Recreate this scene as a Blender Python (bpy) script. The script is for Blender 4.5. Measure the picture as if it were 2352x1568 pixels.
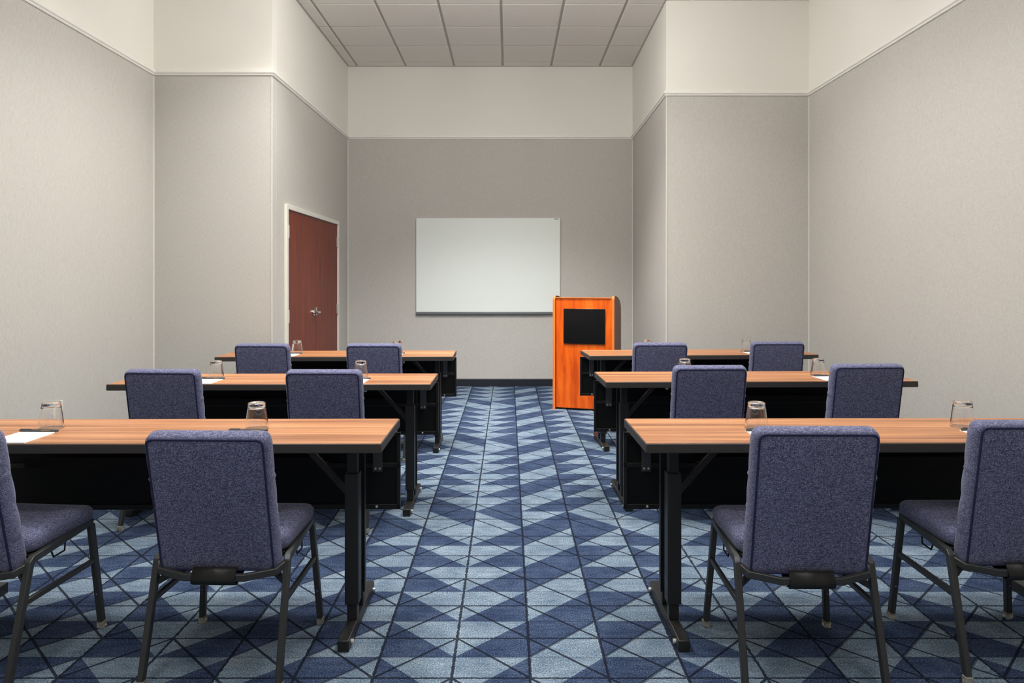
import bpy, bmesh, math, random
from mathutils import Vector, Matrix
random.seed(7)
S = bpy.context.scene
COL = S.collection
for o in list(bpy.data.objects): bpy.data.objects.remove(o)

# ------------------------------------------------------------ camera, world, lights, exposure
H = 1.33                      # eye height
F = 1630.0                    # focal length in pixels of a 2352 px wide frame
cd = bpy.data.cameras.new('camera'); cam = bpy.data.objects.new('camera', cd); COL.objects.link(cam)
cam.location = (0, 0, H); cam.rotation_euler = (math.pi/2, 0, 0)
cd.sensor_fit = 'HORIZONTAL'; cd.sensor_width = 36.0; cd.lens = F/2352*36
cd.shift_x = (1176-1168)/2352; cd.shift_y = -(784-644)/2352
cd.clip_start = 0.05
S.camera = cam
vs = S.view_settings
vs.view_transform = 'Standard'; vs.look = 'None'; vs.gamma = 1.0; vs.use_curve_mapping = False
vs.exposure = 0.06
w = bpy.data.worlds.new('world'); S.world = w; w.use_nodes = True
w.node_tree.nodes['Background'].inputs[0].default_value = (0.9, 0.93, 1, 1)
w.node_tree.nodes['Background'].inputs[1].default_value = 0.02

CEIL = 4.02
# assumed ceiling fixtures, none in view: (x, y, size x, size y, watts)
LAMPS = [(-1.29, 3.45, .55, .55, 26, 0), (1.14, 3.45, .55, .55, 25, 0),
         (-1.29, 5.05, .55, .55, 44, 0), (1.14, 5.05, .55, .55, 28, 0),
         (-.38, 6.40, .55, .55, 20, 13), (.23, 6.40, .55, .55, 20, 13),  # tilted pair added to brighten the alcove's back wall
         (-1.29, 1.25, .55, .55, 8, 0), (1.14, 1.25, .55, .55, 8, 0),
         (-1.29, -1.2, .55, .55, 16, 0), (1.14, -1.2, .55, .55, 16, 0)]
# unseen globes added to brighten upper walls and ceiling: x, y, z, watts
FILL_GLOBES = [(-.685, 5.15, 3.62, 46), (.53, 5.15, 3.62, 40), (-.685, 2.7, 3.5, 25), (.53, 2.7, 3.5, 17), (-.685, -.3, 3.5, 26), (.53, -.3, 3.5, 22)]
GR = .13
LCOL = (1.0, 0.985, 0.96)
for (x, y, sx, sy, p, tilt) in LAMPS:
    ld = bpy.data.lights.new('ceiling_lamp', 'AREA'); ld.shape = 'RECTANGLE'; ld.size = sx; ld.size_y = sy
    ld.energy = p; ld.color = LCOL; ld.spread = math.radians(122 if y < 6 else 82)
    lo = bpy.data.objects.new('ceiling_lamp', ld); COL.objects.link(lo); lo.location = (x, y, CEIL-.02-(.17 if tilt else 0)); lo.rotation_euler = (math.radians(tilt), 0, 0)

# ------------------------------------------------------------ helpers
def lin(c):
    r = []
    for v in c:
        v /= 255.0
        r.append(v/12.92 if v <= .04045 else ((v+.055)/1.055)**2.4)
    return (r[0], r[1], r[2], 1)

def mat(name, rgb, rough=.5, metal=0, spec=.5, **kw):
    m = bpy.data.materials.new(name); m.use_nodes = True
    b = m.node_tree.nodes['Principled BSDF']
    b.inputs['Base Color'].default_value = lin(rgb); b.inputs['Roughness'].default_value = rough
    b.inputs['Metallic'].default_value = metal; b.inputs['Specular IOR Level'].default_value = spec
    for k, v in kw.items(): b.inputs[k.replace('_', ' ')].default_value = v
    return m

class NT:
    def __init__(s, m): s.t = m.node_tree; s.b = s.t.nodes['Principled BSDF']
    def n(s, typ, **kw):
        q = s.t.nodes.new(typ)
        for k, v in kw.items():
            if k in q.inputs: q.inputs[k].default_value = v
            else: setattr(q, k, v)
        return q
    def l(s, a, b): s.t.links.new(a, b)
    def math(s, op, a, b=None, c=None):
        q = s.t.nodes.new('ShaderNodeMath'); q.operation = op
        for i, v in enumerate((a, b, c)):
            if v is None: continue
            if isinstance(v, (int, float)): q.inputs[i].default_value = v
            else: s.l(v, q.inputs[i])
        return q.outputs[0]
    def coords(s, scale=(1,1,1), kind='Object'):
        tc = s.n('ShaderNodeTexCoord'); mp = s.n('ShaderNodeMapping'); mp.inputs['Scale'].default_value = scale
        s.l(tc.outputs[kind], mp.inputs['Vector']); return mp.outputs[0]
    def noise(s, vec, scale, detail=2, rough=.5):
        q = s.n('ShaderNodeTexNoise', Scale=scale, Detail=detail, Roughness=rough); s.l(vec, q.inputs['Vector']); return q.outputs[0]
    def ramp(s, fac, stops):
        q = s.n('ShaderNodeValToRGB'); e = q.color_ramp.elements
        while len(e) < len(stops): e.new(.5)
        for i, (p, c) in enumerate(stops): e[i].position = p; e[i].color = c
        s.l(fac, q.inputs[0]); return q.outputs[0]
    def mix(s, fac, a, b, blend='MIX'):
        q = s.n('ShaderNodeMix'); q.data_type = 'RGBA'; q.blend_type = blend
        for v, i in ((fac, 0), (a, 6), (b, 7)):
            if isinstance(v, (int, float, tuple)): q.inputs[i].default_value = v
            else: s.l(v, q.inputs[i])
        return q.outputs[2]
    def bump(s, h, strength, dist=.001):
        q = s.n('ShaderNodeBump', Strength=strength, Distance=dist); s.l(h, q.inputs['Height']); s.l(q.outputs[0], s.b.inputs['Normal'])
    def color(s, c): s.l(c, s.b.inputs['Base Color'])

# ------------------------------------------------------------ materials
def wallcloth():
    m = mat('wallcovering', (190,184,174), .9, spec=.15); t = NT(m)
    v = t.coords()
    a = t.noise(t.coords((420, 420, 40)), 1.0, 2); b = t.noise(t.coords((40, 40, 600)), 1.0, 2)
    s = t.noise(t.coords((1.3, 1.3, .05)), 1.0, 2)
    k = t.math('ADD', t.math('MULTIPLY', a, .5), t.math('MULTIPLY', b, .5))
    c = t.ramp(k, [(.36, lin((184,181,173))), (.64, lin((205,202,197)))])
    c2 = t.mix(t.math('MULTIPLY', t.math('SUBTRACT', s, .35), .5), c, lin((205,202,195)))
    t.color(c2); t.bump(k, .25, .001)
    return m
M_WALL = wallcloth()
M_PAINT = mat('off_white_paint', (238,236,228), .7, spec=.25)
M_TRIM = mat('white_trim_paint', (240,238,232), .4)
M_FRAME = mat('door_frame_paint', (226,224,214), .4)
M_BASE = mat('navy_rubber_base', (26,30,40), .5)

def tilemat():
    m = mat('ceiling_tile_fibre', (200,196,186), .95, spec=.1); t = NT(m)
    n = t.noise(t.coords(), 260, 3, .6)
    t.color(t.ramp(n, [(.3, lin((216,212,204))), (.55, lin((238,235,228)))])); t.bump(n, .3, .001)
    return m
M_TILE = tilemat()
M_TBAR = mat('ceiling_grid_metal', (176,172,164), .5)

def carpet():
    m = mat('patterned_carpet', (90,110,140), 1.0, spec=.05); t = NT(m)
    tone = t.n('ShaderNodeAttribute', attribute_name='tone').outputs['Fac']
    uv = t.n('ShaderNodeUVMap', uv_map='cell').outputs[0]; uv2 = t.n('ShaderNodeUVMap', uv_map='edge').outputs[0]
    su = t.n('ShaderNodeSeparateXYZ'); t.l(uv, su.inputs[0]); se = t.n('ShaderNodeSeparateXYZ'); t.l(uv2, se.inputs[0])
    U, V, E = su.outputs[0], su.outputs[1], se.outputs[0]
    wob = t.math('MULTIPLY', t.math('SUBTRACT', t.noise(t.coords(), 60, 3), .5), .05)
    u = t.math('ADD', U, wob); v = t.math('FRACT', t.math('ADD', V, t.math('MULTIPLY', wob, .6)))
    def line(d, wd):      # 1 on the line
        return t.math('SUBTRACT', 1.0, t.math('SMOOTHSTEP', d, wd*.6, wd*1.5)) if False else t.math('LESS_THAN', d, wd)
    def near0(x): return t.math('MINIMUM', t.math('ABSOLUTE', x), t.math('ABSOLUTE', t.math('SUBTRACT', 1.0, x)))
    Lv = line(near0(u), .019)
    Lh = line(near0(v), .017)
    Lm = t.math('MULTIPLY', line(t.math('ABSOLUTE', t.math('SUBTRACT', v, .5)), .010), .55)
    Ld = line(t.math('ABSOLUTE', t.math('SUBTRACT', u, v)), .026)
    Le = t.math('MULTIPLY', line(E, .032), .75)
    L = t.math('MAXIMUM', t.math('MAXIMUM', Lv, Lh), t.math('MAXIMUM', t.math('MAXIMUM', Lm, Ld), Le))
    yarn = t.noise(t.coords((1, 1, 1)), 190, 3, .75)
    streak = t.noise(t.coords((14, 40, 1)), 1.0, 3, .6)
    blotch = t.noise(t.coords((7, 7, 1)), 1.0, 2, .5)
    k = t.math('ADD', t.math('ADD', t.math('MULTIPLY', yarn, .72), t.math('MULTIPLY', streak, .14)), t.math('MULTIPLY', blotch, .14))
    light = t.ramp(k, [(.38, lin((62,82,104))), (.5, lin((108,126,144))), (.62, lin((166,180,190)))])
    dark = t.ramp(k, [(.38, lin((24,34,58))), (.5, lin((52,66,94))), (.62, lin((96,110,134)))])
    c = t.mix(tone, dark, light)
    c = t.mix(t.math('MULTIPLY', L, .9), c, lin((25,29,41)))
    t.color(c); t.bump(yarn, .8, .004)
    return m
M_CARPET = carpet()

def woodtop():
    m = mat('walnut_laminate', (196,130,86), .38, spec=.4); t = NT(m)
    g = t.noise(t.coords((1.0, 85, 85)), 1.0, 4, .65); h = t.noise(t.coords((.5, 9, 9)), 1.0, 2)
    k = t.math('ADD', t.math('MULTIPLY', g, .6), t.math('MULTIPLY', h, .4))
    t.color(t.ramp(k, [(.38, lin((122,77,47))), (.5, lin((166,110,71))), (.60, lin((202,144,98)))]))
    return m
M_TOP = woodtop()
M_EDGE = mat('black_edge_vinyl', (54,51,48), .55)
M_BLACK = mat('black_powder_coat', (30,30,29), .42, spec=.4)
M_SHEET = mat('black_modesty_sheet', (14,14,14), .6, spec=.3)
M_CHAIRM = mat('dark_grey_steel', (50,51,51), .4, spec=.5)
M_BRKT = mat('grey_bracket_steel', (80,80,82), .45)
M_STEEL = mat('zinc_steel', (205,205,200), .35, .35)
M_CHROME = mat('chrome', (215,215,215), .15, 1)
M_YEL = mat('yellow_sticker', (190,160,60), .6)
M_CLEAR = mat('clear_plastic', (226,222,206), .1, Transmission_Weight=.72, IOR=1.4)
M_GLASS = mat('clear_glass', (255,255,255), 0.0, Transmission_Weight=1.0, IOR=1.48)
M_PAPER = mat('white_paper', (245,245,243), .7)
M_PEN = mat('grey_pen_barrel', (70,70,72), .4)
M_GOLD = mat('gold_print', (180,150,80), .4, .6)
M_PLATE = mat('ivory_plastic', (224,220,206), .4)
M_SLOT = mat('dark_slot', (40,38,36), .7)
M_BOARD = mat('whiteboard_enamel', (238,245,240), .18, spec=.5)
M_ALU = mat('grey_aluminium', (132,136,136), .4, .6)
M_SCREEN = mat('black_gloss_panel', (14,14,15), .22)
M_SCREW = mat('purple_screw', (96,86,150), .3, .6)

def fabric():
    m = mat('blue_tweed_fabric', (76,79,108), .95, spec=.1); t = NT(m)
    a = t.noise(t.coords((420, 420, 420)), 1.0, 1, .5); b = t.noise(t.coords((90, 90, 600)), 1.0, 2)
    k = t.math('ADD', t.math('MULTIPLY', a, .65), t.math('MULTIPLY', b, .35))
    t.color(t.ramp(k, [(.36, lin((52,54,78))), (.5, lin((92,94,125))), (.64, lin((146,148,174)))]))
    t.bump(k, .5, .0015)
    t.b.inputs['Sheen Weight'].default_value = .15; t.b.inputs['Sheen Roughness'].default_value = .5
    return m
M_FAB = fabric()
M_PIPE = mat('navy_welt', (48,50,78), .95, spec=.1)

def grain(name, c0, c1, c2, axis, rough=.35, f=40):
    m = mat(name, c1, rough, spec=.4); t = NT(m)
    sc = [f, f, f]; sc[axis] = 1.6
    d = t.noise(t.coords((3,3,1.2)), 1.0, 2)
    tc = t.n('ShaderNodeTexCoord'); mp = t.n('ShaderNodeMapping'); mp.inputs['Scale'].default_value = sc
    add = t.n('ShaderNodeVectorMath', operation='ADD'); t.l(tc.outputs['Object'], add.inputs[0])
    cmb = t.n('ShaderNodeCombineXYZ'); t.l(t.math('MULTIPLY', d, .12), cmb.inputs[0]); t.l(t.math('MULTIPLY', d, .12), cmb.inputs[1]); t.l(cmb.outputs[0], add.inputs[1])
    t.l(add.outputs[0], mp.inputs['Vector'])
    g = t.noise(mp.outputs[0], 1.0, 4, .6)
    t.color(t.ramp(g, [(.3, lin(c0)), (.5, lin(c1)), (.72, lin(c2))]))
    return m
M_DOOR = grain('mahogany_veneer', (88,28,9), (112,39,14), (134,53,23), 2, .45, 30)
M_LECT = grain('cherry_laminate', (186,66,8), (224,94,14), (240,122,34), 2, .35, 16)
M_LEDGE = mat('cherry_edge_band', (228,122,52), .35)
M_LSIDE = grain('mahogany_laminate', (92,52,40), (108,62,48), (120,72,56), 2, .45, 40)

# ------------------------------------------------------------ mesh helpers
def link(name, bm, m, parent=None, smooth=False, bevel=0, seg=2):
    me = bpy.data.meshes.new(name); bm.normal_update(); bm.to_mesh(me); bm.free()
    for mm in (m if isinstance(m, (list, tuple)) else [m]): me.materials.append(mm)
    o = bpy.data.objects.new(name, me); COL.objects.link(o)
    if parent: o.parent = parent
    if smooth:
        for p in me.polygons: p.use_smooth = True
    if bevel:
        b = o.modifiers.new('bevel', 'BEVEL'); b.width = bevel; b.segments = seg; b.limit_method = 'ANGLE'; b.angle_limit = math.radians(40)
        for p in me.polygons: p.use_smooth = True
        me.set_sharp_from_angle(angle=math.radians(40)) if hasattr(me, 'set_sharp_from_angle') else None
    return o
def B(): return bmesh.new()
def box(bm, x0, x1, y0, y1, z0, z1, mi=0):
    vs_ = [bm.verts.new(p) for p in ((x0,y0,z0),(x1,y0,z0),(x1,y1,z0),(x0,y1,z0),(x0,y0,z1),(x1,y0,z1),(x1,y1,z1),(x0,y1,z1))]
    for f in ((3,2,1,0),(4,5,6,7),(0,1,5,4),(1,2,6,5),(2,3,7,6),(3,0,4,7)):
        bm.faces.new([vs_[i] for i in f]).material_index = mi
    return vs_
def ring_bridge(bm, a, b):
    n = len(a)
    for i in range(n): bm.faces.new((a[i], a[(i+1)%n], b[(i+1)%n], b[i]))
def sweep(bm, pts, prof, up=(0,0,1), closed=False, side=None):
    """sweep a profile (list of 2-D points) along pts"""
    pts = [Vector(p) for p in pts]; n = len(pts); rings = []
    for i, p in enumerate(pts):
        if closed: d0 = (p-pts[i-1]).normalized(); d1 = (pts[(i+1)%n]-p).normalized()
        else:
            d0 = (p-pts[i-1]).normalized() if i else (pts[1]-p).normalized()
            d1 = (pts[i+1]-p).normalized() if i < n-1 else d0
        t = (d0+d1)
        t = t.normalized() if t.length > 1e-6 else d1
        sx = t.cross(Vector(up)) if side is None else Vector(side)
        if sx.length < 1e-4: sx = Vector((1,0,0))
        sx = (sx - t*sx.dot(t)).normalized(); sz = sx.cross(t).normalized()
        c = max(.35, math.sqrt(max(0, (1+d0.dot(d1))/2))); 
        # widen at mitres in the bend plane
        bend = (d1-d0)
        ring = []
        for (a, b) in prof:
            off = sx*a + sz*b
            if bend.length > 1e-5:
                bn = bend.normalized(); k = off.dot(bn); off = off + bn*k*(1/c-1)
            ring.append(bm.verts.new(p+off))
        rings.append(ring)
    for i in range(n-1): ring_bridge(bm, rings[i], rings[i+1])
    if closed: ring_bridge(bm, rings[-1], rings[0])
    else:
        bm.faces.new(list(reversed(rings[0]))); bm.faces.new(rings[-1])
    bmesh.ops.recalc_face_normals(bm, faces=bm.faces)
def sq(a, b=None):
    b = a if b is None else b
    return [(-a/2,-b/2),(a/2,-b/2),(a/2,b/2),(-a/2,b/2)]
def circ(r, n=8): return [(r*math.cos(2*math.pi*i/n), r*math.sin(2*math.pi*i/n)) for i in range(n)]
def cyl(bm, p0, p1, r, n=12): sweep(bm, [p0, p1], circ(r, n), up=(0.31,0.2,.93) if abs(p1[2]-p0[2]) < 1e-3 else (0,1,0))
def lathe(bm, prof, n=32, c=(0,0,0)):
    rings = []
    for (r, z) in prof:
        if r < 1e-6: rings.append([bm.verts.new((c[0],c[1],c[2]+z))])
        else: rings.append([bm.verts.new((c[0]+r*math.cos(2*math.pi*i/n), c[1]+r*math.sin(2*math.pi*i/n), c[2]+z)) for i in range(n)])
    for a, b in zip(rings, rings[1:]):
        if len(a) == 1 and len(b) == 1: continue
        if len(a) == 1:
            for i in range(n): bm.faces.new((a[0], b[(i+1)%n], b[i]))
        elif len(b) == 1:
            for i in range(n): bm.faces.new((a[i], a[(i+1)%n], b[0]))
        else: ring_bridge(bm, a, b)
    bmesh.ops.recalc_face_normals(bm, faces=bm.faces)
def rrect(w, h, r, nc=6, nv=1):
    """rounded rectangle outline, counter-clockwise, centred; nv points extra on the vertical sides"""
    out = []
    for (cx, cy, a0) in ((w/2-r, -h/2+r, -90), (w/2-r, h/2-r, 0), (-w/2+r, h/2-r, 90), (-w/2+r, -h/2+r, 180)):
        for i in range(nc+1):
            a = math.radians(a0+90*i/nc); out.append((cx+r*math.cos(a), cy+r*math.sin(a)))
        if a0 == -90 and nv > 1:
            for i in range(1, nv): out.append((w/2, -h/2+r+(h-2*r)*i/nv))
        if a0 == 90 and nv > 1:
            for i in range(1, nv): out.append((-w/2, h/2-r-(h-2*r)*i/nv))
    return out
def tag(o, label=None, cat=None, group=None, kind=None):
    if label: o['label'] = label
    if cat: o['category'] = cat
    if group: o['group'] = group
    if kind: o['kind'] = kind
    return o
def empty(name, loc=(0,0,0), rz=0):
    o = bpy.data.objects.new(name, None); COL.objects.link(o); o.location = loc; o.rotation_euler = (0,0,rz); o.empty_display_size = .1
    return o
def copy_tree(o, parent=None):
    c = o.copy(); COL.objects.link(c)
    if parent: c.parent = parent
    for ch in list(o.children): copy_tree(ch, c)
    return c
def struct(name, bm, m, parent=None, **kw):
    o = link(name, bm, m, parent, **kw)
    if not parent: o['kind'] = 'structure'
    return o

# ------------------------------------------------------------ the room
ZT = 3.105                      # underside of the picture rail
TH = .058                       # its height
XL, XR = -3.075, 2.892          # main side walls
YL, YR, YB = 6.15, 6.83, 8.92   # left pier face, right pier face, back wall
AL0, AL1 = -2.049, -2.020       # alcove left wall at its front and back
AR0, AR1 = 1.517, 1.560
Y0 = -3.2
def wall(name, p, q, out):
    """vertical wall from p to q (plan), thickened on the side out; cloth below, paint above"""
    bm = B(); p = Vector(p); q = Vector(q); o = Vector(out)*.12
    zs = [0, ZT+TH*.5, CEIL+.06]
    f0 = [[bm.verts.new((a.x, a.y, z)) for z in zs] for a in (p, q)]
    f1 = [[bm.verts.new((a.x+o.x, a.y+o.y, z)) for z in zs] for a in (p, q)]
    for i in range(2):
        for (A, Bq) in ((f0[0], f0[1]), (f1[1], f1[0]), (f1[0], f0[0]), (f0[1], f1[1])):
            bm.faces.new((A[i], Bq[i], Bq[i+1], A[i+1])).material_index = i
    bm.faces.new((f0[0][0], f1[0][0], f1[1][0], f0[1][0])); bm.faces.new((f0[0][2], f0[1][2], f1[1][2], f1[0][2])).material_index = 1
    bmesh.ops.recalc_face_normals(bm, faces=bm.faces)
    return struct(name, bm, [M_WALL, M_PAINT])
wall('wall_left', (XL, Y0), (XL, YL), (-1,0))
wall('wall_front_left', (XL-.12, YL), (AL0, YL), (0,1))
wall('wall_alcove_left', (AL0+(AL1-AL0)*.12/(YB-YL), YL+.12), (AL1, YB), (-1,0))
wall('wall_back', (AL1-.12, YB), (AR1+.12, YB), (0,1))
wall('wall_alcove_right', (AR0+(AR1-AR0)*.12/(YB-YR), YR+.12), (AR1, YB), (1,0))
wall('wall_front_right', (AR0, YR), (XR+.12, YR), (0,1))
wall('wall_right', (XR, Y0), (XR, YR), (1,0))
wall('wall_rear', (XL-.12, Y0), (XR+.12, Y0), (0,-1))

PLAN = [(XL, Y0), (XL, YL), (AL0, YL), (AL1, YB), (AR1, YB), (AR0, YR), (XR, YR), (XR, Y0)]
def inset_plan(d):
    P = [Vector(p) for p in PLAN]; n = len(P); out = []
    for i in range(n):
        a, b, c = P[i-1], P[i], P[(i+1)%n]
        d0 = (b-a).normalized(); d1 = (c-b).normalized()
        n0 = Vector((d0.y, -d0.x)); n1 = Vector((d1.y, -d1.x))   # room lies to the right (clockwise plan)
        k = 1+n0.dot(n1)
        out.append(b+(n0+n1)*d/max(k, .2))
    return out
rail_prof = [(0,0),(.010,0),(.014,.006),(.014,.012),(.024,.020),(.024,.036),(.016,.042),(.016,.048),(.008,.054),(.008,TH),(0,TH)]
def run(name, i, prof, z0, m, kind_struct=True):
    bm = B(); j = (i+1) % len(PLAN); ra, rb = [], []
    for (d, z) in prof:
        q = inset_plan(d); ra.append(bm.verts.new((q[i].x, q[i].y, z0+z))); rb.append(bm.verts.new((q[j].x, q[j].y, z0+z)))
    ring_bridge(bm, ra, rb); bm.faces.new(ra); bm.faces.new(list(reversed(rb)))
    bmesh.ops.recalc_face_normals(bm, faces=bm.faces)
    return struct(name, bm, m)
SIDES = ['left', 'front_left', 'alcove_left', 'back', 'alcove_right', 'front_right', 'right', 'rear']
base_prof = [(0,0),(.009,0),(.009,.090),(.005,.097),(0,.097)]
for i, s_ in enumerate(SIDES):
    run('trim_%d' % (i+1), i, rail_prof, ZT, M_TRIM)
    if s_ != 'alcove_left': run('baseboard_'+s_, i, base_prof, 0, M_BASE)
# thin white corner beads on the cloth
k = 9
for (x, y) in ((XL+.003, YL-.003), (AL0-.001, YL-.002), (AL1+.003, YB-.003), (AR1-.003, YB-.003), (AR0+.001, YR-.002), (XR-.003, YR-.003)):
    bm = B(); box(bm, x-.003, x+.003, y-.003, y+.003, .1, ZT); struct('trim_%d' % k, bm, M_TRIM); k += 1

# carpet: a field of triangles in two tones, bordered by dark lines
CS = .2639; CX = -.1907; CY = 2.375
def unit_kind(c, k):
    c %= 4; k %= 7                     # returns (edge leans like '/', far triangle is light)
    if c == 0: return ('\\', k != 5)
    if c == 1: return ('\\', False) if k == 5 else ('/', True)
    if c == 2: return ('/', k in (1, 3, 5, 6))
    return ('\\', True) if k == 5 else ('/', False)
def build_floor():
    bm = B(); uvl = bm.loops.layers.uv.new('cell'); uve = bm.loops.layers.uv.new('edge'); tl = bm.faces.layers.float.new('tone')
    c0 = math.floor((XL-.2-CX)/CS); c1 = math.ceil((XR+.2-CX)/CS); k0 = math.floor((Y0-.2-CY)/CS)-1; k1 = math.ceil((YB+.2-CY)/CS)
    vc = {}
    def V(i, j):
        if (i, j) not in vc: vc[(i, j)] = bm.verts.new((CX+i*CS, CY+(j+.5)*CS, 0))
        return vc[(i, j)]
    for c in range(c0, c1):
        for k in range(k0, k1):
            d, far = unit_kind(c+1, k)
            nl, nr, fr, fl = (c,k),(c+1,k),(c+1,k+1),(c,k+1)
            if d == '/': tris = ((nl, nr, fr, 0, nr), (nl, fr, fl, 1, fl))
            else: tris = ((nl, nr, fl, 0, nl), (nr, fr, fl, 1, fr))
            slash_line = (c+1) % 4 == 0       # the thin cell diagonals lean this way only in every fourth column
            for (p, q, r, isfar, apex) in tris:
                f = bm.faces.new((V(*p), V(*q), V(*r)))
                f[tl] = 1.0 if bool(isfar) == far else 0.0
                for lp, id_ in zip(f.loops, (p, q, r)):
                    u = float(id_[0]-c)
                    v = (id_[1]-k)+k+.5
                    lp[uvl].uv = (u if slash_line else 1-u, v-math.floor(k)+10)
                    lp[uve].uv = ((1.0 if id_ == apex else 0.0) if (d == '/' and not far) else 1.0, 0)
    return struct('floor', bm, M_CARPET)
build_floor()

# ceiling: tegular tiles over a metal grid
def build_ceiling():
    bm = B()
    gx0, gy0, g = -1.90, 8.744, .609
    xs = [gx0+g*i for i in range(-3, 10)]; ys = [gy0-g*j for j in range(-1, 22)]
    xa, xb = XL-.05, XR+.05
    def clip(a, b, lo, hi): return max(a, lo), min(b, hi)
    holes = [(x, y) for (x, y, *_r) in LAMPS]
    for i in range(len(xs)-1):
        for j in range(len(ys)-1):
            x0, x1 = xs[i]+.013, xs[i+1]-.013; y1, y0 = ys[j]-.007, ys[j+1]+.007
            cy = (y0+y1)/2
            lo, hi = (XL, XR) if cy < YL else (AL0-.02, AR1)
            if YL < cy < YR: hi = XR
            parts_x = clip(x0, x1, lo, hi)
            y0c, y1c = clip(y0, y1, Y0, YB)
            if parts_x[1]-parts_x[0] < .02 or y1c-y0c < .01: continue
            a, b = parts_x
            e = .008; z = CEIL
            lower = [bm.verts.new(p) for p in ((a+e,y0c+e,z),(b-e,y0c+e,z),(b-e,y1c-e,z),(a+e,y1c-e,z))]
            mid = [bm.verts.new(p) for p in ((a,y0c,z+.004),(b,y0c,z+.004),(b,y1c,z+.004),(a,y1c,z+.004))]
            top = [bm.verts.new(p) for p in ((a,y0c,z+.016),(b,y0c,z+.016),(b,y1c,z+.016),(a,y1c,z+.016))]
            bm.faces.new(lower); ring_bridge(bm, lower, mid); ring_bridge(bm, mid, top); bm.faces.new(top)
    box(bm, XL-.12, XR+.12, Y0-.12, YB+.12, CEIL+.012, CEIL+.06, 1)
    bmesh.ops.recalc_face_normals(bm, faces=bm.faces)
    c = struct('ceiling', bm, [M_TILE, M_TBAR])
    # wall angle along the alcove
    bm = B()
    box(bm, AL1-.02, AR1+.02, YB-.022, YB, CEIL-.002, CEIL+.02)
    sweep(bm, [(AL0+.011, YL-.3, CEIL+.006), (AL1+.011, YB, CEIL+.006)], sq(.022, .014))
    sweep(bm, [(AR0-.011, YR-.3, CEIL+.006), (AR1-.011, YB, CEIL+.006)], sq(.022, .014))
    struct('trim_20', bm, M_TBAR)
build_ceiling()

# assumed ceiling light fixtures, unseen above the frame
M_LENS = bpy.data.materials.new('lit_lens'); M_LENS.use_nodes = True
_b = M_LENS.node_tree.nodes['Principled BSDF']; _b.inputs['Emission Color'].default_value = (1,.97,.9,1); _b.inputs['Emission Strength'].default_value = 3
def build_light_fixture(first=None):
    t = empty('ceiling_light')
    bm = B()
    for (a, b, c, d) in ((-.3,.3,-.3,-.278),(-.3,.3,.278,.3),(-.3,-.278,-.278,.278),(.278,.3,-.278,.278)): box(bm, a, b, c, d, -.012, .0)
    link('frame', bm, M_TRIM, t)
    bm = B(); box(bm, -.278, .278, -.278, .278, -.006, 0); link('diffuser', bm, M_LENS, t)
    return t
fx = build_light_fixture()
for i, (x, y, *_r) in enumerate(LAMPS):
    o = fx if i == 0 else copy_tree(fx)
    o.location = (x, y, CEIL-.0005)
    tag(o, 'assumed square recessed ceiling light with white frame and lit lens, unseen above the picture', 'ceiling light', 'ceiling lights of the main room')

# made-up globe lamps out of view, fill light for walls and ceiling
def build_fill_globe():
    t = empty('fill_globe')
    bm = B(); bmesh.ops.create_uvsphere(bm, u_segments=24, v_segments=16, radius=GR); return t, bm
for i, (x, y, z, p) in enumerate(FILL_GLOBES):
    t, bm = build_fill_globe(); t.location = (x, y, z)
    m = bpy.data.materials.new('fill_globe_glow'); m.use_nodes = True
    b_ = m.node_tree.nodes['Principled BSDF']; b_.inputs['Emission Color'].default_value = (*LCOL, 1); b_.inputs['Emission Strength'].default_value = p/(4*math.pi**2*GR*GR)
    link('globe', bm, m, t, smooth=True)
    bm = B(); cyl(bm, (0, 0, GR-.01), (0, 0, CEIL-z-.002), .006, 10); link('rod', bm, M_CHROME, t)
    bm = B(); lathe(bm, [(0,-.03),(.055,-.03),(.06,-.004),(.06,-.001),(0,-.001)], 24, (0,0,CEIL-z)); link('canopy', bm, M_CHROME, t, smooth=True)
    tag(t, 'added fill light shaped as a globe on a rod, unseen above the picture', 'pendant lamp', 'added fill globes')

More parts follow.
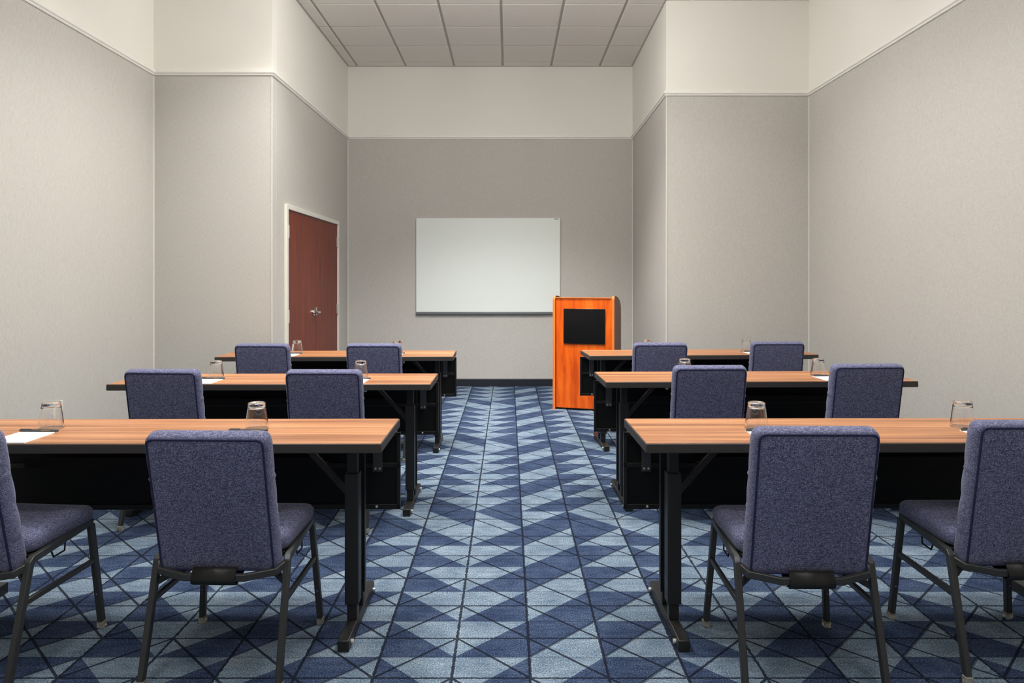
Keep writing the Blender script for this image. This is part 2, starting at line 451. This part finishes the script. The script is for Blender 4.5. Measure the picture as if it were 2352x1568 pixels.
# double door in the alcove's left wall
def build_door():
    def P(y): return AL0+(AL1-AL0)*(y-YL)/(YB-YL)
    ya, yb = 6.47, 8.385
    ang = math.atan2(-(AL1-AL0), YB-YL)
    d = empty('door_1', (P(ya), ya, 0), ang); d['kind'] = 'structure'     # local +y along the wall, +x into the room
    W = (yb-ya); ft = .045; zt = 1.985
    bm = B()
    box(bm, .0, .028, 0, ft, 0, zt+ft); box(bm, 0, .028, W-ft, W, 0, zt+ft); box(bm, 0, .028, ft, W-ft, zt, zt+ft)
    link('door_frame', bm, M_FRAME, d, bevel=.003)
    mid = W*.5+.02
    for (a, b) in ((ft+.004, mid-.003), (mid+.003, W-ft-.004)):
        bm = B(); box(bm, .001, .014, a, b, .008, zt-.004); link('door_leaf', bm, M_DOOR, d, bevel=.002)
    for (y, zs) in ((ft+.003, (1.78, 1.0, .25)), (W-ft-.003, (1.78, 1.0, .25))):
        for z in zs:
            bm = B(); box(bm, .012, .026, y-.026 if y > 1 else y-.006, y+.006 if y > 1 else y+.026, z-.058, z+.058)
            cyl(bm, (.026, y, z-.06), (.026, y, z+.06), .006, 10)
            link('hinge', bm, M_STEEL, d)
    h = B()
    sweep(h, [(.014, mid-.10, 1.0), (.026, mid-.10, 1.0)], circ(.034, 20), up=(0,0,1))
    sweep(h, [(.026, mid-.10, 1.0), (.062, mid-.10, 1.0)], circ(.013, 12), up=(0,0,1))
    hh = link('lever_handle', h, M_CHROME, d)
    bm = B(); sweep(bm, [(.060, mid-.112, 1.0), (.062, mid-.06, 1.0), (.060, mid+.005, .998), (.054, mid+.022, .996)], sq(.018, .022)); link('lever', bm, M_CHROME, hh, bevel=.004)
    bm = B(); box(bm, .013, .022, mid-.022, mid+.022, .965, 1.05); link('latch_plate', bm, M_CHROME, hh, bevel=.002)
build_door()

# whiteboard
def build_whiteboard():
    x0, x1 = (956-1168)/F*YB, (1286.5-1168)/F*YB; z1, z0 = H-(500-644)/F*YB, H-(718-644)/F*YB
    t = empty('whiteboard', ((x0+x1)/2, YB, z0)); tag(t, 'large white marker board mounted on the grey back wall', 'whiteboard')
    w2 = (x1-x0)/2; h = z1-z0
    bm = B(); box(bm, -w2+.006, w2-.006, -.024, -.001, .012, h-.006); link('board_surface', bm, M_BOARD, t, bevel=.002)
    bm = B()
    box(bm, -w2, -w2+.007, -.027, -.001, 0, h); box(bm, w2-.007, w2, -.027, -.001, 0, h); box(bm, -w2+.007, w2-.007, -.027, -.001, h-.007, h)
    link('board_frame', bm, mat('pale_frame', (206,212,208), .4), t, bevel=.001)
    bm = B(); box(bm, -w2, w2, -.040, -.001, -.016, .011); link('bottom_rail', bm, M_ALU, t, bevel=.003)
    bm = B(); box(bm, w2-.075, w2-.02, -.0285, -.024, h-.022, h-.014); link('maker_plate', bm, M_ALU, t)
build_whiteboard()

# lectern
def build_lectern():
    ang = -math.radians(16.7)
    t = empty('lectern', (.457, 7.335, 0), ang); tag(t, 'orange cherry lectern with dark side panels and black square panel, right of the aisle', 'lectern')
    Wd, Dp, th = .636, .50, .026
    bm = B(); box(bm, th, Wd-th, .022, .042, .02, 1.148); link('front_panel', bm, M_LECT, t, bevel=.001)
    prof = [(0,.0),(0,1.135),(.006,1.157),(.018,1.169),(.035,1.173)]
    for i in range(1, 13):
        a = i/12; prof.append((.035+(Dp-.035)*math.sin(a*math.pi/2)**1.0, 1.173-.155*(1-math.cos(a*math.pi/2))))
    prof += [(Dp, .98), (Dp, 0)]
    for x in (0, Wd-th):
        bm = B(); a = [bm.verts.new((x, y, z)) for (y, z) in prof]; b = [bm.verts.new((x+th, y, z)) for (y, z) in prof]
        bm.faces.new(a); bm.faces.new(list(reversed(b)))
        n = len(prof)
        for i in range(n):
            f = bm.faces.new((a[i], a[(i+1)%n], b[(i+1)%n], b[i])); f.material_index = 1
        bmesh.ops.recalc_face_normals(bm, faces=bm.faces)
        s_ = link('side_panel', bm, [M_LSIDE, M_LEDGE], t); s_['label'] = 'dark mahogany side panel with orange front edge'
    bm = B(); box(bm, th, Wd-th, .012, .05, 1.148, 1.156); link('top_edge', bm, M_LEDGE, t)
    bm = B(); a = [bm.verts.new(p) for p in ((th,.045,1.12),(Wd-th,.045,1.12),(Wd-th,Dp-.03,1.0),(th,Dp-.03,1.0))]; b = [bm.verts.new((v.co.x, v.co.y, v.co.z-.02)) for v in a]
    bm.faces.new(a); bm.faces.new(list(reversed(b))); ring_bridge(bm, a, b); bmesh.ops.recalc_face_normals(bm, faces=bm.faces); link('reading_top', bm, M_LSIDE, t)
    bm = B(); box(bm, th, Wd-th, .05, Dp-.04, .55, .57); link('shelf', bm, M_LSIDE, t)
    bm = B(); box(bm, .112, .540, .008, .0215, .683, 1.040); p = link('display_panel', bm, M_SCREEN, t, bevel=.002); p['label'] = 'black blank panel'
build_lectern()

# wall socket
def build_socket():
    y = 4.85; z = .446
    t = empty('wall_socket', (XL, y, z)); tag(t, 'ivory wall socket plate low on left wall behind the drinking glass', 'wall socket')
    bm = B(); box(bm, .0005, .007, -.038, .038, -.06, .06); pl = link('cover_plate', bm, M_PLATE, t, bevel=.002)
    for dz in (-.025, .025):
        bm = B(); box(bm, .007, .010, -.017, .017, dz-.014, dz+.014); q = link('receptacle', bm, M_PLATE, pl, bevel=.002)
build_socket()

# ------------------------------------------------------------ training tables
TZ = .745; TT = .036; TD = .462
def build_table():
    """origin on the floor under the left end of the near long edge; +x along, +y away"""
    W = 1.829
    t = empty('training_table')
    bm = B(); box(bm, .004, W-.004, .004, TD-.004, TZ-.008, TZ); link('tabletop', bm, M_TOP, t, bevel=.0015)
    bm = B()
    box(bm, 0, W, 0, TD, TZ-TT, TZ-.002)
    link('edge_band', bm, M_EDGE, t, bevel=.003)
    for (lx, s) in ((.135, 1), (W-.135, -1)):       # s points towards the middle of the table
        bm = B()
        box(bm, lx-.019, lx+.019, .14, .178, .044, TZ-TT-.001)
        box(bm, lx-.017, lx+.017, .262, .296, .044, TZ-TT-.001)
        box(bm, lx-.014, lx+.014, .178, .262, .15, .19)
        lg = link('leg', bm, M_BLACK, t, bevel=.002)
        bm = B(); box(bm, lx-.026, lx+.026, .130, .188, .105, .600); link('sleeve', bm, M_BLACK, lg, bevel=.003)
        bm = B(); box(bm, lx-.022, lx+.022, .256, .302, .100, TZ-TT-.002); box(bm, lx-.027, lx-.022, .25, .256, .1, TZ-TT-.002); box(bm, lx+.022, lx+.027, .25, .256, .1, TZ-TT-.002)
        link('rear_sleeve', bm, M_BLACK, lg, bevel=.002)
        bm = B()
        a = [bm.verts.new((lx+dx, y, z)) for (dx, y, z) in ((-.021,-.012,0),(.021,-.012,0),(.021,.49,0),(-.021,.49,0),(-.021,-.012,.042),(.021,-.012,.042),(.021,.49,.046),(-.021,.49,.046))]
        for f in ((3,2,1,0),(4,5,6,7),(0,1,5,4),(1,2,6,5),(2,3,7,6),(3,0,4,7)): bm.faces.new([a[i] for i in f])
        ft = link('foot', bm, M_BLACK, lg, bevel=.004)
        for y in (.03, .46):
            bm = B(); cyl(bm, (lx-s*.021, y, .02), (lx-s*.030, y, .02), .008, 10); link('bolt', bm, M_STEEL, ft)
        # folding brace to the underside of the top
        bm = B(); sweep(bm, [(lx+s*.02, .20, .50), (lx+s*.085, .20, .575)], sq(.016, .026)); sweep(bm, [(lx+s*.075, .20, .563), (lx+s*.20, .20, TZ-TT-.012)], sq(.022, .022))
        sweep(bm, [(lx+s*.17, .20, TZ-TT-.006), (lx+s*.26, .20, TZ-TT-.006)], sq(.05, .01))
        br = link('folding_brace', bm, mat('brace_steel', (46,44,42), .35, .2) if 'brace_steel' not in bpy.data.materials else bpy.data.materials['brace_steel'], t, bevel=.002)
        bm = B(); box(bm, min(lx+s*.19, lx+s*.235), max(lx+s*.19, lx+s*.235), .165, .168, TZ-TT-.012, TZ-TT-.002); link('sticker', bm, M_YEL, br)
        bm = B(); cyl(bm, (lx+s*.275, .22, TZ-TT), (lx+s*.275, .22, TZ-TT-.025), .004, 8); cyl(bm, (lx+s*.275, .22, TZ-TT-.025), (lx+s*.275, .22, TZ-TT-.042), .009, 10); link('latch_bolt', bm, M_STEEL, t)
    # modesty panel
    y0 = TD+.004
    bm = B(); box(bm, .012, W-.012, y0+.008, y0+.014, .375, .675); pn = link('modesty_panel', bm, M_SHEET, t)
    bm = B()
    for (a, b, c, d) in ((0, W, .358, .380), (0, W, .668, .686), (.0, W, .535, .556), (0, .016, .358, .686), (W-.016, W, .358, .686), (W/2-.012, W/2+.012, .358, .686)):
        box(bm, a, b, y0, y0+.018, c, d)
    link('panel_frame', bm, M_BLACK, pn, bevel=.002)
    bm = B(); box(bm, .3, W-.3, y0-.09, y0-.002, .56, .565); box(bm, .3, W-.3, y0-.09, y0-.086, .565, .60); link('cable_tray', bm, M_SHEET, pn)
    for bx in (.095, W/2+.03, W-.095):
        bm = B(); box(bm, bx-.020, bx+.020, y0-.006, y0-.001, .520, TZ-TT-.001); box(bm, bx-.02, bx+.02, y0-.05, y0-.006, TZ-TT-.006, TZ-TT-.001)
        bk = link('bracket', bm, M_BRKT, pn, bevel=.001)
        for dx in (-.009, .009):
            bm = B(); lathe(bm, [(0,.0045),(.003,.004),(.0048,.002),(.005,0)], 10); bm.transform(Matrix.Translation((bx+dx, y0-.006, .533)) @ Matrix.Rotation(math.pi/2, 4, 'X')); link('screw', bm, M_STEEL, bk, smooth=True)
    for bx in (.10, W-.10):
        bm = B(); lathe(bm, [(0,.005),(.004,.0045),(.006,.002),(.006,0)], 10); bm.transform(Matrix.Translation((bx, y0, .370)) @ Matrix.Rotation(math.pi/2, 4, 'X')); link('screw', bm, M_STEEL, pn, smooth=True)
    return t
TABLES = [  # left near corner X, Y ; right near corner X, Y ; label
    (-2.286, 2.537, -.457, 2.550, 'nearest wood topped folding table with black legs, left of the aisle'),
    (.494, 2.550, 2.324, 2.566, 'nearest wood topped folding table with black legs, right of the aisle'),
    (-2.262, 4.000, -.440, 4.010, 'middle row wood topped folding table left of the aisle'),
    (.560, 4.095, 2.425, 4.135, 'middle row wood topped folding table right of the aisle'),
    (-2.236, 5.440, -.426, 5.480, 'farthest wood topped folding table on the left, in front of the double door'),
    (.630, 5.520, 2.490, 5.620, 'farthest wood topped folding table on the right, overlapping the lectern')]
tb = build_table(); TB = []
for i, (xa, ya, xb, yb, lab) in enumerate(TABLES):
    o = tb if i == 0 else copy_tree(tb)
    a = math.atan2(yb-ya, xb-xa)
    if xa > 0: o.location = (xa, ya, 0)
    else: o.location = (xb-1.829*math.cos(a), yb-1.829*math.sin(a), 0)
    o.rotation_euler = (0, 0, a); tag(o, lab, 'table', 'folding training tables in three rows'); TB.append(o)

# ------------------------------------------------------------ chairs
BW, BH, BT = .396, .508, .078
def channel(z):      # stitched channels across the front and sides of the back
    d = min(abs(z-q) for q in (.125, .235, .345))
    return -.0055*math.exp(-(d/.006)**2) + .0025*math.sin(min(d, .055)/.055*math.pi/2)
def build_back():
    """upright slab: origin at the bottom centre of the rear face, z up, y forward"""
    bm = B()
    base = rrect(BW, BH, .026, 6, 40)
    levels = [(-.0035, -.020), (-.0005, -.0095), (.004, -.003), (.012, .0), (.030, .002), (.046, .002), (.056, -.003), (.062, -.012), (.065, -.030), (.066, -.07)]
    rings = []
    for li, (y, off) in enumerate(levels):
        rg = []
        for (x, z) in base:
            sx = (BW/2+off)/(BW/2); sz = (BH/2+off)/(BH/2)
            zz = z*sz+BH/2; k = channel(zz) if y > .008 else 0
            xx = x*sx; yy = y
            if abs(x) > BW/2-.027: xx += math.copysign(k, x) if abs(zz-BH/2) < BH/2-.03 else 0
            if y > .052: yy += k
            rg.append(bm.verts.new((xx, yy, zz)))
        rings.append(rg)
    for a, b in zip(rings, rings[1:]): ring_bridge(bm, a, b)
    bm.faces.new(list(reversed(rings[0]))); bm.faces.new(rings[-1])
    bmesh.ops.recalc_face_normals(bm, faces=bm.faces)
    return bm
def build_seat():
    bm = B(); SW, SD = .436, .345
    base = rrect(SW, SD, .05, 6, 4)
    levels = [(.0, -.016), (.006, -.004), (.020, .0), (.042, .0), (.054, -.006), (.062, -.018), (.066, -.04), (.068, -.09)]
    rings = []
    for (z, off) in levels:
        rg = []
        for (x, y) in base:
            sx = (SW/2+off)/(SW/2); sy = (SD/2+off)/(SD/2)
            tp = 1-.04*(-y/SD+.5)
            rg.append(bm.verts.new((x*sx*tp, y*sy, z - (.012 if z > .05 and y > SD/2-.05 else 0)*(z-.05)/.018)))
        rings.append(rg)
    for a, b in zip(rings, rings[1:]): ring_bridge(bm, a, b)
    bm.faces.new(list(reversed(rings[0]))); bm.faces.new(rings[-1])
    bmesh.ops.recalc_face_normals(bm, faces=bm.faces)
    return bm
def build_chair():
    t = empty('banquet_chair')
    s = link('seat', build_seat(), M_FAB, t, smooth=True); s.location = (0, .058, .410); s.rotation_euler = (math.radians(2.5), 0, 0)
    bm = B(); box(bm, -.20, .20, -.16, .16, -.014, 0); sp = link('seat_base', bm, M_SHEET, s, bevel=.004)
    b = link('backrest', build_back(), M_FAB, t, smooth=True); b.location = (0, -.160, .358); b.rotation_euler = (math.radians(10.5), 0, 0)
    bm = B(); pr = rrect(BW-.020, BH-.020, .020, 6, 1); sweep(bm, [(x, -.0015, z+BH/2) for (x, z) in pr], circ(.0036, 8), closed=True, up=(0,1,0)); link('piping', bm, M_PIPE, b, smooth=True)
    bm = B()
    for z in (.125, .235, .345):
        for sx in (-1, 1): sweep(bm, [(sx*(BW/2-.0035), .012, z), (sx*(BW/2-.0035), .03, z), (sx*(BW/2-.0035), .048, z), (sx*(BW/2-.015), .060, z)], circ(.0014, 6))
    link('seam', bm, M_PIPE, b, smooth=True)
    # frame
    tube = sq(.021, .024)
    for sx in (-1, 1):
        bm = B(); sweep(bm, [(sx*.226, -.226, .018), (sx*.222, -.128, .384), (sx*.219, -.112, .394), (sx*.203, .205, .414)], tube, side=(1,0,0))
        rl = link('leg', bm, M_CHAIRM, t, bevel=.003)
        bm = B(); sweep(bm, [(sx*.231, .226, .018), (sx*.205, .200, .405)], tube, side=(1,0,0)); fl = link('leg', bm, M_CHAIRM, t, bevel=.003)
        for (lg, p) in ((rl, (sx*.226, -.2265)), (fl, (sx*.231, .2265))):
            bm = B(); c = [bm.verts.new((p[0]+dx, p[1]+dy, z)) for (z, k) in ((0, .010), (.004, .013), (.020, .0135), (.028, .0128)) for (dx, dy) in ((-k,-k),(k,-k),(k,k),(-k,k))]
            rg = [c[i*4:i*4+4] for i in range(4)]
            for a_, b_ in zip(rg, rg[1:]): ring_bridge(bm, a_, b_)
            bm.faces.new(list(reversed(rg[0]))); bm.faces.new(rg[-1]); bmesh.ops.recalc_face_normals(bm, faces=bm.faces)
            link('glide', bm, M_CLEAR, lg, bevel=.003)
        bm = B(); lathe(bm, [(0,.004),(.004,.003),(.005,0)], 10); bm.transform(Matrix.Translation((sx*.224, .207, .135)) @ Matrix.Rotation(math.pi/2, 4, 'X')); link('screw', bm, M_SCREW, fl, smooth=True)
        bm = B(); sweep(bm, [(sx*.222, -.150, .263), (sx*.215, .212, .266)], sq(.014, .020)); link('stretcher', bm, M_CHAIRM, t, bevel=.003)
        bm = B(); sweep(bm, [(sx*.222, -.138, .312), (sx*.120, -.07, .362), (sx*.03, .0, .372)], sq(.014, .02)); link('corner_brace', bm, M_CHAIRM, t, bevel=.002)
        bm = B(); sweep(bm, [(sx*.213, -.02, .39), (sx*.217, -.01, .362), (sx*.216, .045, .364), (sx*.212, .055, .40)], circ(.003, 6)); link('ganging_clip', bm, M_BLACK, t)
    bm = B(); sweep(bm, [(-.218, -.122, .378), (-.196, -.165, .364), (-.1, -.190, .352), (.1, -.190, .352), (.196, -.165, .364), (.218, -.122, .378)], sq(.016, .024)); link('rear_rail', bm, M_CHAIRM, t, bevel=.003)
    bm = B()
    pth = [(-.186, .385), (-.194, .372), (-.207, .350), (-.205, .336), (-.190, .326), (-.160, .330), (-.12, .345)]
    lo = [[], []]
    for (y, z) in pth:
        for q, sx in enumerate((-1, 1)): lo[q].append((sx*.073, y, z))
    vs0 = [bm.verts.new(p) for p in lo[0]]; vs1 = [bm.verts.new(p) for p in lo[1]]
    for i in range(len(pth)-1): bm.faces.new((vs0[i], vs1[i], vs1[i+1], vs0[i+1]))
    bk = link('support_bracket', bm, M_BLACK, t, smooth=True); so = bk.modifiers.new('thick', 'SOLIDIFY'); so.thickness = .005; so.offset = 1
    return t
ch0 = build_chair()
# x, y of the footprint centre, turn (deg), lean change (deg), back height factor, label
CHAIRS = [
    (-1.81, 2.517, -5, 1.5, .97, 'blue tweed chair at the nearest left table, cut by the left edge of the picture'),
    (-.965, 2.530, -1.4, 2.5, .955, 'blue tweed chair at the nearest left table, beside the aisle'),
    (.988, 2.500, -.5, 0, .985, 'blue tweed chair at the nearest right table, beside the aisle'),
    (1.738, 2.567, .5, -1, .995, 'blue tweed chair at the nearest right table, cut by the right edge of the picture'),
    (-1.825, 3.985, -3, 0, .985, 'blue tweed chair at the middle left table, on the wall side'),
    (-.97, 3.965, -1, 0, .985, 'blue tweed chair at the middle left table, beside the aisle'),
    (1.09, 4.09, 2, 0, 1, 'blue tweed chair at the middle right table, beside the aisle'),
    (1.96, 4.12, 3, 0, 1.01, 'blue tweed chair at the middle right table, on the wall side'),
    (-1.80, 5.43, -2, 0, 1, 'blue tweed chair at the farthest left table, on the wall side'),
    (-.985, 5.43, -1, 0, 1, 'blue tweed chair at the farthest left table, beside the aisle'),
    (1.125, 5.50, 1, 0, 1, 'blue tweed chair at the farthest right table, next to the lectern'),
    (2.035, 5.60, 1, 0, 1, 'blue tweed chair at the farthest right table, on the wall side')]
for i, (x, y, rz, ln, hk, lab) in enumerate(CHAIRS):
    o = ch0 if i == 0 else copy_tree(ch0)
    o.location = (x, y, 0); o.rotation_euler = (0, 0, math.radians(rz)); tag(o, lab, 'chair', 'blue banquet chairs at the tables')
    for c in o.children:
        if c.name.startswith('backrest'):
            c.rotation_euler = (math.radians(10.5+ln), 0, 0); c.scale = (1, 1, hk)

# ------------------------------------------------------------ place settings: tumbler, pen, notepad
def build_glass():
    bm = B()
    prof = [(0,.103),(.029,.103),(.0325,.1015),(.0335,.098),(.0335,.090),(.035,.086),(.0455,.002),(.0450,.0003),(.0438,.0003),(.0432,.002),(.0335,.080),(.030,.084),(.012,.0855),(0,.0855)]
    fine = []
    for (r0, z0), (r1, z1) in zip(prof, prof[1:]):
        fine.append((r0, z0)); L = math.hypot(r1-r0, z1-z0)
        if L > .008:
            for d in (.0008, L/2, L-.0008):
                q = d/L; fine.append((r0+(r1-r0)*q, z0+(z1-z0)*q))
    fine.append(prof[-1])
    lathe(bm, fine, 48)
    return link('drinking_glass', bm, M_GLASS, smooth=True)
def build_pen():
    t = empty('pen')
    bm = B(); sweep(bm, [(-.075,0,0),(-.072,0,0),(.062,0,0),(.075,0,0)], circ(.0047, 10)); link('barrel', bm, M_PEN, t, smooth=True)
    bm = B()
    for q in (.012, .019, .026, .033, .040): box(bm, q, q+.005, -.0050, -.0042, -.0010, .0016)
    link('imprint', bm, M_GOLD, t)
    bm = B(); box(bm, -.07, -.03, -.0015, .0015, .0047, .0065); link('clip', bm, M_PEN, t)
    return t
def build_pad():
    bm = B(); box(bm, -.07, .07, 0, .195, 0, .0035); return link('notepad', bm, M_PAPER)
g0, p0, n0 = build_glass(), build_pen(), build_pad()
SET = [ # glass x, y ; pad centre x ; table index ; where
    (-1.814, 2.815, -1.807, 0, 'at the left end of the nearest left table'),
    (-.996, 2.785, -1.005, 0, 'behind the aisle side chair of the nearest left table'),
    (.984, 2.800, .990, 1, 'behind the aisle side chair of the nearest right table'),
    (1.818, 2.840, 1.828, 1, 'at the wall side of the nearest right table'),
    (-1.757, 4.250, -1.754, 2, 'on the wall side of the middle left table'),
    (-.889, 4.245, -.892, 2, 'on the aisle side of the middle left table'),
    (1.085, 4.345, 1.090, 3, 'on the aisle side of the middle right table'),
    (1.914, 4.345, 1.925, 3, 'on the wall side of the middle right table'),
    (-1.702, 5.680, -1.722, 4, 'in front of the door on the farthest left table'),
    (-.899, 5.700, -.905, 4, 'on the aisle side of the farthest left table'),
    (1.134, 5.760, 1.140, 5, 'beside the lectern on the farthest right table'),
    (1.960, 5.830, 1.990, 5, 'on the wall side of the farthest right table')]
for i, (gx, gy, px, ti, where) in enumerate(SET):
    g = g0 if i == 0 else copy_tree(g0); p = p0 if i == 0 else copy_tree(p0); n = n0 if i == 0 else copy_tree(n0)
    T = TB[ti]; a = T.rotation_euler.z
    ex, ey = T.location.x, T.location.y
    near = ey + (px-ex)*math.tan(a)
    n.location = (px, near+.006, TZ+.0003); n.rotation_euler = (0, 0, a)
    g.location = (gx, max(gy, near+.006+.195+.060), TZ+.0003)
    p.location = (px+.002, near+.188, TZ+.0086); p.rotation_euler = (0, 0, a+math.radians((i*37 % 5)-2))
    tag(g, 'upturned clear drinking glass '+where, 'drinking glass', 'upturned drinking glasses on the tables')
    tag(p, 'grey pen '+where, 'pen', 'pens on the tables')
    tag(n, 'blank white notepad below the glass '+where, 'notepad', 'notepads on the tables')
